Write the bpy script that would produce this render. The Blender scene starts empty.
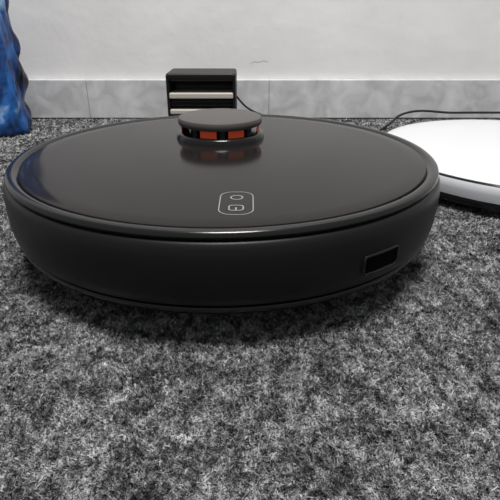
import bpy, bmesh, math, random
from mathutils import Vector, noise
import numpy as np
random.seed(3)
S=bpy.context.scene
S.view_settings.view_transform='Standard'
COL=S.collection

# ---------- helpers ----------
def mat(name,color=(.5,.5,.5),rough=.5,metal=0,ior=1.45,coat=0,emis=None):
    m=bpy.data.materials.new(name); m.use_nodes=True
    b=m.node_tree.nodes['Principled BSDF']
    b.inputs['Base Color'].default_value=(*color,1)
    b.inputs['Roughness'].default_value=rough
    b.inputs['Metallic'].default_value=metal
    b.inputs['IOR'].default_value=ior
    b.inputs['Coat Weight'].default_value=coat
    return m
def N(m,t,**k):
    n=m.node_tree.nodes.new(t)
    for a,v in k.items(): setattr(n,a,v)
    return n
def L(m,a,b): m.node_tree.links.new(a,b)
def ramp(m,stops):
    r=N(m,'ShaderNodeValToRGB'); e=r.color_ramp.elements
    while len(e)<len(stops): e.new(.5)
    for i,(p,c) in enumerate(stops):
        e[i].position=p; e[i].color=(c,c,c,1) if isinstance(c,(int,float)) else (*c,1)
    return r
def noisebump(m,scale,strength,dist=.001,detail=4):
    b=m.node_tree.nodes['Principled BSDF']
    tc=N(m,'ShaderNodeTexCoord'); nz=N(m,'ShaderNodeTexNoise')
    nz.inputs['Scale'].default_value=scale; nz.inputs['Detail'].default_value=detail
    L(m,tc.outputs['Object'],nz.inputs['Vector'])
    bp=N(m,'ShaderNodeBump'); bp.inputs['Strength'].default_value=strength; bp.inputs['Distance'].default_value=dist
    L(m,nz.outputs['Fac'],bp.inputs['Height']); L(m,bp.outputs['Normal'],b.inputs['Normal'])
    return tc,nz,bp
def empty(name,loc=(0,0,0),rotz=0):
    o=bpy.data.objects.new(name,None); o.location=loc; o.rotation_euler=(0,0,rotz); o.empty_display_size=.05
    COL.objects.link(o); return o
def mesh(name,verts,faces,m=None,parent=None,smooth=True,loc=(0,0,0)):
    me=bpy.data.meshes.new(name); me.from_pydata(verts,[],faces); me.update()
    bm=bmesh.new(); bm.from_mesh(me); bmesh.ops.recalc_face_normals(bm,faces=bm.faces); bm.to_mesh(me); bm.free()
    if smooth:
        for p in me.polygons: p.use_smooth=True
    o=bpy.data.objects.new(name,me); COL.objects.link(o); o.location=loc
    if m: me.materials.append(m)
    if parent: o.parent=parent
    return o
def sharp(o,ang=35):
    bm=bmesh.new(); bm.from_mesh(o.data)
    for e in bm.edges:
        if len(e.link_faces)==2 and e.calc_face_angle(0)>math.radians(ang): e.smooth=False
    bm.to_mesh(o.data); bm.free(); return o
def lathe(name,prof,m,parent=None,seg=192,loc=(0,0,0),a0=0,a1=2*math.pi):
    full=abs(a1-a0-2*math.pi)<1e-6
    n=seg if full else seg+1
    V=[];F=[]
    for r,z in prof:
        for i in range(n):
            a=a0+(a1-a0)*i/seg
            V.append((r*math.cos(a),r*math.sin(a),z))
    for j in range(len(prof)-1):
        for i in range(seg):
            k=(i+1)%n
            F.append((j*n+i,j*n+k,(j+1)*n+k,(j+1)*n+i))
    o=mesh(name,V,F,m,parent,True,loc)
    bm=bmesh.new(); bm.from_mesh(o.data); bmesh.ops.remove_doubles(bm,verts=bm.verts,dist=1e-6)
    bmesh.ops.recalc_face_normals(bm,faces=bm.faces); bm.to_mesh(o.data); bm.free()
    return sharp(o,40)
def arc(cx,cz,r,d0,d1,n=6):
    return [(cx+r*math.cos(math.radians(d0+(d1-d0)*i/n)),cz+r*math.sin(math.radians(d0+(d1-d0)*i/n))) for i in range(n+1)]
def box(name,x0,x1,y0,y1,z0,z1,m,parent=None,bev=.002):
    bm=bmesh.new(); bmesh.ops.create_cube(bm,size=1)
    for v in bm.verts:
        v.co=Vector(((x0+x1)/2+v.co.x*(x1-x0),(y0+y1)/2+v.co.y*(y1-y0),(z0+z1)/2+v.co.z*(z1-z0)))
    if bev: bmesh.ops.bevel(bm,geom=bm.edges[:],offset=bev,segments=3,profile=.5,affect='EDGES')
    me=bpy.data.meshes.new(name); bm.to_mesh(me); bm.free(); me.materials.append(m)
    o=bpy.data.objects.new(name,me); COL.objects.link(o)
    if parent:o.parent=parent
    return o
def rrect(w,h,r,n=8):
    P=[]
    for cx,cy,a in ((w/2-r,h/2-r,0),(-w/2+r,h/2-r,90),(-w/2+r,-h/2+r,180),(w/2-r,-h/2+r,270)):
        for i in range(n+1):
            t=math.radians(a+90*i/n); P.append((cx+r*math.cos(t),cy+r*math.sin(t)))
    return P
def band(name,outer,inner,z,m,parent,loc=(0,0,0),th=.0002):
    n=len(outer)
    V=[(x,y,z) for x,y in outer]+[(x,y,z) for x,y in inner]+[(x,y,z+th) for x,y in outer]+[(x,y,z+th) for x,y in inner]
    F=[]
    for i in range(n):
        k=(i+1)%n
        F+= [(2*n+i,2*n+k,3*n+k,3*n+i),(i,k,2*n+k,2*n+i),(n+i,n+k,3*n+k,3*n+i)]
    return mesh(name,V,F,m,parent,False,loc)
def tube(name,pts,r,m,parent=None,cyc=False):
    cu=bpy.data.curves.new(name,'CURVE'); cu.dimensions='3D'; cu.bevel_depth=r; cu.bevel_resolution=3
    sp=cu.splines.new('BEZIER'); sp.bezier_points.add(len(pts)-1)
    for b,p in zip(sp.bezier_points,pts): b.co=p; b.handle_left_type=b.handle_right_type='AUTO'
    sp.use_cyclic_u=cyc
    o=bpy.data.objects.new(name,cu); COL.objects.link(o); cu.materials.append(m)
    if parent:o.parent=parent
    return o

# ---------- materials ----------
M_wall=mat('wall_paint',(.78,.765,.755),.7)
tc,nz,bp=noisebump(M_wall,9,.35,.01,6)
r=ramp(M_wall,[(.3,(.73,.715,.705)),(.7,(.79,.78,.77))]); L(M_wall,nz.outputs['Fac'],r.inputs['Fac'])
L(M_wall,r.outputs['Color'],M_wall.node_tree.nodes['Principled BSDF'].inputs['Base Color'])
M_tile=mat('grey_marble_tile',(.5,.5,.5),.35)
tc=N(M_tile,'ShaderNodeTexCoord'); nz=N(M_tile,'ShaderNodeTexNoise')
nz.inputs['Scale'].default_value=30; nz.inputs['Detail'].default_value=9; nz.inputs['Distortion'].default_value=.8
L(M_tile,tc.outputs['Object'],nz.inputs['Vector'])
r=ramp(M_tile,[(.3,(.44,.44,.445)),(.5,(.55,.55,.555)),(.7,(.66,.66,.665))])
L(M_tile,nz.outputs['Fac'],r.inputs['Fac']); L(M_tile,r.outputs['Color'],M_tile.node_tree.nodes['Principled BSDF'].inputs['Base Color'])
M_grout=mat('grout',(.35,.35,.35),.9)

M_carpet=mat('heather_grey_carpet',(.1,.1,.1),1.0,ior=1.2)
b=M_carpet.node_tree.nodes['Principled BSDF']
b.inputs['Specular IOR Level'].default_value=.1
tc=N(M_carpet,'ShaderNodeTexCoord')
def nzn(scale,det,ro=.6,dist=0,vec=None):
    n=N(M_carpet,'ShaderNodeTexNoise'); n.inputs['Scale'].default_value=scale; n.inputs['Detail'].default_value=det
    n.inputs['Roughness'].default_value=ro; n.inputs['Distortion'].default_value=dist
    L(M_carpet,vec or tc.outputs['Object'],n.inputs['Vector']); return n
mp=N(M_carpet,'ShaderNodeMapping'); mp.inputs['Scale'].default_value=(1,.8,.3); L(M_carpet,tc.outputs['Object'],mp.inputs['Vector'])
n1=nzn(380,3,.75,.5,mp.outputs[0]); n2=nzn(80,6,.82,.6,mp.outputs[0]); n3=nzn(14,3)
at=N(M_carpet,'ShaderNodeAttribute'); at.attribute_name='fib'
def madd(a,k,c):
    m_=N(M_carpet,'ShaderNodeMath',operation='MULTIPLY_ADD'); L(M_carpet,a,m_.inputs[0]); m_.inputs[1].default_value=k
    if isinstance(c,float): m_.inputs[2].default_value=c
    else: L(M_carpet,c,m_.inputs[2])
    return m_.outputs[0]
v=madd(n1.outputs['Fac'],1.6,-.8)
v=madd(n2.outputs['Fac'],2.6,v)
v=madd(n3.outputs['Fac'],.6,v)
v=madd(at.outputs['Fac'],.35,v)   # mean 0+1.3+.3+.17=1.77
mr=N(M_carpet,'ShaderNodeMapRange'); mr.inputs['From Min'].default_value=1.22; mr.inputs['From Max'].default_value=2.4
L(M_carpet,v,mr.inputs['Value'])
r=ramp(M_carpet,[(0,(.018,.018,.018)),(.28,(.06,.06,.061)),(.5,(.18,.18,.183)),(.75,(.38,.38,.385)),(1,(.58,.58,.58))])
L(M_carpet,mr.outputs[0],r.inputs['Fac']); L(M_carpet,r.outputs['Color'],b.inputs['Base Color'])

M_gloss=mat('glossy_black_glass',(.012,.0105,.010),.13,ior=1.21)
M_rim=mat('black_rim_plastic',(.008,.008,.008),.18,ior=1.40)
M_side=mat('satin_black_plastic',(.007,.007,.007),.40,ior=1.33); noisebump(M_side,900,.15,.0003)
M_matte=mat('matte_black',(.006,.006,.006),.7)
M_orange=mat('orange_plastic',(1.0,.11,.035),.4)
M_cap=mat('dark_grey_cap',(.060,.056,.054),.45)
M_print=mat('grey_print',(.24,.24,.24),.5)
M_white=mat('white_gloss_plastic',(.60,.61,.62),.3)
M_whiteside=mat('grey_white_plastic',(.5,.51,.53),.4)
M_reflection=mat('pale_wall_reflection',(.46,.43,.38),.35)  # pale colour painted in place of the wall mirrored in the dock
M_rubber=mat('rubber',(.015,.015,.015),.8)

# ---------- room ----------
WY=.955
wall=box('wall_back',-2,2,WY+.012,WY+.15,-.05,2.4,M_wall,None,0)
tube('wall_crack',[(.001,WY+.012,.096),(.008,WY+.012,.0985),(.016,WY+.012,.0975),(.024,WY+.012,.100),(.033,WY+.012,.0975)],.0004,M_grout,wall)
bbx=empty('baseboard_back')
xs=[-2,-1.45,-.86,-.30,.035,.60,1.2,2]
for i in range(len(xs)-1):
    box('tile_%d'%i,xs[i]+.0005,xs[i+1]-.0005,WY,WY+.012,0,.068,M_tile,bbx,.0008)
box('grout_bed',-2,2,WY+.002,WY+.012,0,.066,M_grout,bbx,0)
box('floor',-2,2,-1.5,WY+.15,-.06,-.006,mat('floor_tile',(.4,.4,.4),.4),None,0)
def axis(a,b,fa,fb,fine,coarse):
    out=[a]; x=a
    while x<b-1e-6:
        st=fine if fa<=x<fb else coarse
        x=min(b,x+st); out.append(x)
    return np.array(out)
X=axis(-1.99,1.99,-.45,.45,.002,.03); Y=axis(-1.4,WY,.08,.9,.002,.03)
V=[]
for y in Y:
    for x in X:
        h=noise.noise(Vector((x*330,y*330,0)))*.0010+noise.noise(Vector((x*110,y*110,5)))*.0009-.0022
        V.append((x,y,h))
nx=len(X); nv0=len(V)
F=[(j*nx+i,j*nx+i+1,(j+1)*nx+i+1,(j+1)*nx+i) for j in range(len(Y)-1) for i in range(nx-1)]
# short pile
rng=np.random.default_rng(5)
def tufts(n,x0,x1,y0,y1,w,h):
    p=np.column_stack([rng.uniform(x0,x1,n),rng.uniform(y0,y1,n),np.full(n,-.0028)])
    a=rng.uniform(0,2*np.pi,n); ww=w*rng.uniform(.6,1.5,n)[:,None]; hh=h*rng.uniform(.5,1.1,n)
    d=np.column_stack([np.cos(a),np.sin(a),np.zeros(n)])
    le=rng.normal(0,.8,(n,2))*h
    top=p+np.column_stack([le,hh])
    b0=p-d*ww/2; b1=p+d*ww/2
    t0=top-d*ww*.35; t1=top+d*ww*.35
    return np.stack([b0,b1,t1,t0],1).reshape(-1,3)
T=np.concatenate([tufts(360000,-.30,.30,.10,.36,.0007,.0025),
                  tufts(150000,-.5,.5,.36,.62,.0012,.0026),
                  tufts(50000,-.75,.75,.62,WY-.004,.002,.003)])
nt=len(T)//4
V=np.concatenate([np.array(V),T]); 
F0=np.array(F).reshape(-1); FT=(np.arange(len(T))+nv0)
loops=np.concatenate([F0,FT]); nf=len(loops)//4
me=bpy.data.meshes.new('carpet')
me.vertices.add(len(V)); me.vertices.foreach_set('co',V.astype(np.float32).ravel())
me.loops.add(len(loops)); me.loops.foreach_set('vertex_index',loops.astype(np.int32))
me.polygons.add(nf); me.polygons.foreach_set('loop_start',(np.arange(nf)*4).astype(np.int32))
me.update(calc_edges=True); me.validate()
fa=me.attributes.new('fib','FLOAT','POINT')
fib=np.concatenate([np.full(nv0,.3),np.repeat(rng.uniform(0,1,nt),4)]).astype(np.float32)
fa.data.foreach_set('value',fib)
me.materials.append(M_carpet); o=bpy.data.objects.new('carpet',me); COL.objects.link(o)

# ---------- black robot vacuum ----------
RX,RY=-.021,.419
rv=empty('robot_vacuum',(RX,RY,0))
R=.175
lathe('underside',[(0,.009),(.140,.010),(.152,.013),(.160,.018),(.164,.022),(0,.022)],M_matte,rv)
lathe('lower_skirt',[(.152,.0135),(.1625,.0175),(.1675,.0205),(.1700,.0235),(.1703,.0250),(.1695,.0260),(.164,.0268)],M_rim,rv)
lathe('bumper_shell',[(.165,.0278),(.1705,.0280),(.1722,.0295),(.1738,.036),(.1748,.046),(.1750,.060),(.1742,.066),(.1730,.0685),(.1712,.0700),(.168,.0700)],M_side,rv)
lathe('top_rim',[(.168,.0698),(.1715,.0708),(.1723,.0725),(.1718,.0743),(.1702,.0755),(.1675,.0758),(.1655,.0752),(.1642,.0738),(.163,.0733)],M_rim,rv)
lathe('glass_top',[(0,.0752),(.150,.0752),(.1605,.0751),(.1625,.0747),(.1630,.0738),(.160,.072)],M_gloss,rv)
for s in (-1,1):
    a=math.radians(-90+s*88)
    o=box('bumper_seam_%s'%('r' if s>0 else 'l'),-.0006,.0006,-.0006,.0004,.036,.066,M_matte,rv,0)
    o.location=(R*math.cos(a),R*math.sin(a),0); o.rotation_euler=(0,0,a+math.pi/2)
tx,ty=-.007,.056
def tl(name,prof,m,**k): return lathe(name,prof,m,rv,seg=96,loc=(tx,ty,0),**k)
tl('turret_base',[(.0415,.0748),(.0412,.0772),(.0404,.0796),(.0390,.0808),(.0368,.0812),(.0,.0812)],M_rim)
tl('turret_core',[(.028,.080),(.028,.090)],M_matte)
tl('turret_cap',[(0,.0876),(.0370,.0876),(.0385,.0882),(.0392,.0900),(.0390,.0928),(.0382,.0942),(.0360,.0950),(.0,.0955)],M_cap)
for a0,a1 in ((-116,-92),(-76,-52),(-20,20),(60,120),(150,200)):
    tl('orange_window',[(.0362,.0808),(.0368,.0815),(.0368,.0878)],M_orange,a0=math.radians(a0),a1=math.radians(a1))
for a in (-124,-84,-44,40,140):
    a=math.radians(a); o=box('turret_pillar',-.0024,.0024,-.003,.003,.0806,.0885,M_rim,rv,.0008)
    o.location=(tx+.0350*math.cos(a),ty+.0350*math.sin(a),0); o.rotation_euler=(0,0,a+math.pi/2)
bx,by=.0125,-.125
band('button_outline',rrect(.0215,.041,.0085),rrect(.0203,.0398,.0079),.0752,M_print,rv,(bx,by,0))
def circ(r,n=32): return [(r*math.cos(2*math.pi*i/n),r*math.sin(2*math.pi*i/n)) for i in range(n)]
band('power_icon',circ(.0042),circ(.0034),.0752,M_print,rv,(bx,by+.0095,0))
band('home_icon',rrect(.0095,.0095,.0028),rrect(.0079,.0079,.0020),.0752,M_print,rv,(bx,by-.0090,0))
box('home_icon_door',bx-.0005,bx+.0005,by-.0125,by-.0085,.0752,.0754,M_print,rv,0)
def on_side(a,u,z,rr): 
    t=a+u/R; return (rr*math.cos(t),rr*math.sin(t),z)
a=math.radians(-54)
ZS=.0435
def curved_band(name,w,h,r_,zc,inset,rr,m):
    def pts(i,rad):
        P=rrect(w-2*i,h-2*i,max(r_-i,.0003))
        Q=[]
        for j,(u,v_) in enumerate(P):
            u2,v2=P[(j+1)%len(P)]
            k=10 if (j+1)%9==0 else 1
            for q in range(k): Q.append((u+(u2-u)*q/k,v_+(v2-v_)*q/k))
        return [on_side(a,u,zc+v_,rad) for u,v_ in Q]
    rings=[pts(0,rr-.0030),pts(.0002,rr),pts(inset,rr),pts(inset+.0002,rr-.0011)]
    n=len(rings[0]); V=[p for q in rings for p in q]
    F=[(k*n+i,k*n+(i+1)%n,(k+1)*n+(i+1)%n,(k+1)*n+i) for k in range(3) for i in range(n)]
    return mesh(name,V,F,m,rv)
curved_band('sensor_slot_lip',.032,.0135,.003,ZS,.0011,.1760,M_rim)
V=[];F=[]
for i in range(17):
    u=-.0150+.030*i/16
    V+= [on_side(a,u,ZS-.0058,.1752),on_side(a,u,ZS+.0058,.1752)]
F=[(2*i,2*i+2,2*i+3,2*i+1) for i in range(16)]
mesh('sensor_slot_window',V,F,mat('slot_black',(.001,.001,.001),.5,ior=1.1),rv)
for s in (-1,1):
    o=lathe('wheel',[(0,-.009),(.030,-.009),(.033,-.006),(.033,.006),(.030,.009),(0,.009)],M_rubber,rv,seg=48)
    o.rotation_euler=(0,math.pi/2,0); o.location=(s*.115,0,.033)
lathe('caster',arc(0,.011,.011,-90,90,12),M_rubber,rv,seg=24,loc=(0,.12,0))

# ---------- white robot ----------
wv=empty('robot_vacuum.001',(.334,.600,-.003))
lathe('underside',[(0,.006),(.155,.006),(.168,.009),(.171,.012)],M_matte,wv)
lathe('dark_bumper',[(.168,.009),(.1735,.0100),(.175,.013),(.175,.0165),(.172,.017)],M_rim,wv)
lathe('body',[(.172,.017),(.1748,.0175),(.1752,.025),(.174,.031),(.171,.034)],M_whiteside,wv)
lathe('dark_seam',[(.171,.0335),(.1722,.0343),(.1715,.0350),(.169,.0352)],M_rim,wv)
lathe('top',[(0,.040),(.120,.0395),(.155,.0382),(.1665,.037),(.1700,.0350)],M_white,wv)
lathe('wheels_hub',[(0,0.002),(.02,.002),(.022,.003),(.022,.008),(0,.008)],M_rubber,wv,seg=32)

# ---------- dock ----------
dk=empty('charging_dock',(-.079,.86,0))
w=.056
box('base_plate',-w,w,-.055,.05,0,.008,M_rim,dk,.003)
box('back_panel',-w,w,.02,.055,0,.090,M_rim,dk,.004)
box('top_hood',-w,w,-.022,.055,.080,.0925,M_side,dk,.004)
box('side_l',-w,-w+.005,-.022,.05,.004,.09,M_side,dk,.002)
box('side_r',w-.005,w,-.022,.05,.004,.09,M_side,dk,.002)
box('reflection_bar_1',-w+.004,w-.004,-.0228,.025,.053,.062,M_reflection,dk,.002)  # both pale bars stand in for wall reflections on the glossy stepped face
box('reflection_bar_2',-w+.004,w-.004,-.0228,.025,.028,.036,M_reflection,dk,.002)
box('shelf',-w+.004,w-.004,-.016,.025,.040,.050,M_rim,dk,.002)
tube('power_cable',[(-.03,.925,.05),(.0,.93,.02),(.06,.93,.003),(.13,.92,.003),(.17,.87,.003),(.195,.80,.004),(.215,.79,.02),(.24,.80,.036),(.32,.80,.038),(.6,.83,.03)],.0018,M_rubber)

# ---------- blue bag ----------
M_blue=mat('blue_plastic_film',(.02,.08,.3),.22)
b=M_blue.node_tree.nodes['Principled BSDF']
tc=N(M_blue,'ShaderNodeTexCoord'); nz=N(M_blue,'ShaderNodeTexNoise'); nz.inputs['Scale'].default_value=14; nz.inputs['Detail'].default_value=3; nz.inputs['Distortion'].default_value=1
L(M_blue,tc.outputs['Object'],nz.inputs['Vector'])
r=ramp(M_blue,[(.35,(.004,.008,.03)),(.48,(.010,.04,.15)),(.60,(.02,.12,.38)),(.70,(.3,.45,.65))])
L(M_blue,nz.outputs['Fac'],r.inputs['Fac']); L(M_blue,r.outputs['Color'],b.inputs['Base Color'])
bm=bmesh.new(); bmesh.ops.create_cube(bm,size=1)
bmesh.ops.subdivide_edges(bm,edges=bm.edges[:],cuts=50,use_grid_fill=True)
for v in bm.verts:
    x,y,z=v.co*2
    t=(z+1)/2
    px=x*math.sqrt(1-.30*y*y); py=y*math.sqrt(1-.45*x*x)
    wdt=.082*(1-.02*t); dep=.05*(1-.85*max(0,t-.35)/.65)
    q=Vector((px*wdt,py*dep,t*.34))
    q2=Vector((q.x*1.0,q.y,q.z*.35))
    nn=Vector((noise.noise(q*28),noise.noise(q*28+Vector((7,1,3))),0))
    cr=(abs(noise.noise(q2*45))+abs(noise.noise(q2*95))*.4-.3)
    q+=nn*.005+Vector((x,y,0))*cr*.011
    if t<=0.001: q.z=0
    v.co=q
me=bpy.data.meshes.new('plastic_bag'); bm.to_mesh(me); bm.free(); me.materials.append(M_blue)
for p in me.polygons:p.use_smooth=True
o=bpy.data.objects.new('plastic_bag',me); COL.objects.link(o); o.location=(-.452,.84,.001)

# ---------- lights ----------
def area(name,loc,size,power,target,color=(1,1,1)):
    l=bpy.data.lights.new(name,'AREA'); l.shape='SQUARE'; l.size=size; l.energy=power; l.color=color
    o=bpy.data.objects.new(name,l); COL.objects.link(o); o.location=loc
    o.rotation_euler=(Vector(target)-Vector(loc)).to_track_quat('-Z','Y').to_euler(); return o
area('ceiling_light',(.05,.06,2.3),.6,72,(0,.6,0),(1,.985,.965))
W=bpy.data.worlds.new('World'); S.world=W; W.use_nodes=True
W.node_tree.nodes['Background'].inputs[0].default_value=(.95,.97,1,1)
W.node_tree.nodes['Background'].inputs[1].default_value=.34

# ---------- camera ----------
c=bpy.data.cameras.new('camera'); c.sensor_width=36; c.sensor_fit='HORIZONTAL'; c.lens=36*500/500; c.clip_start=.01
co=bpy.data.objects.new('camera',c); COL.objects.link(co); co.location=(0,0,.184)
co.rotation_euler=(math.radians(90-25.7),0,0)
S.camera=co
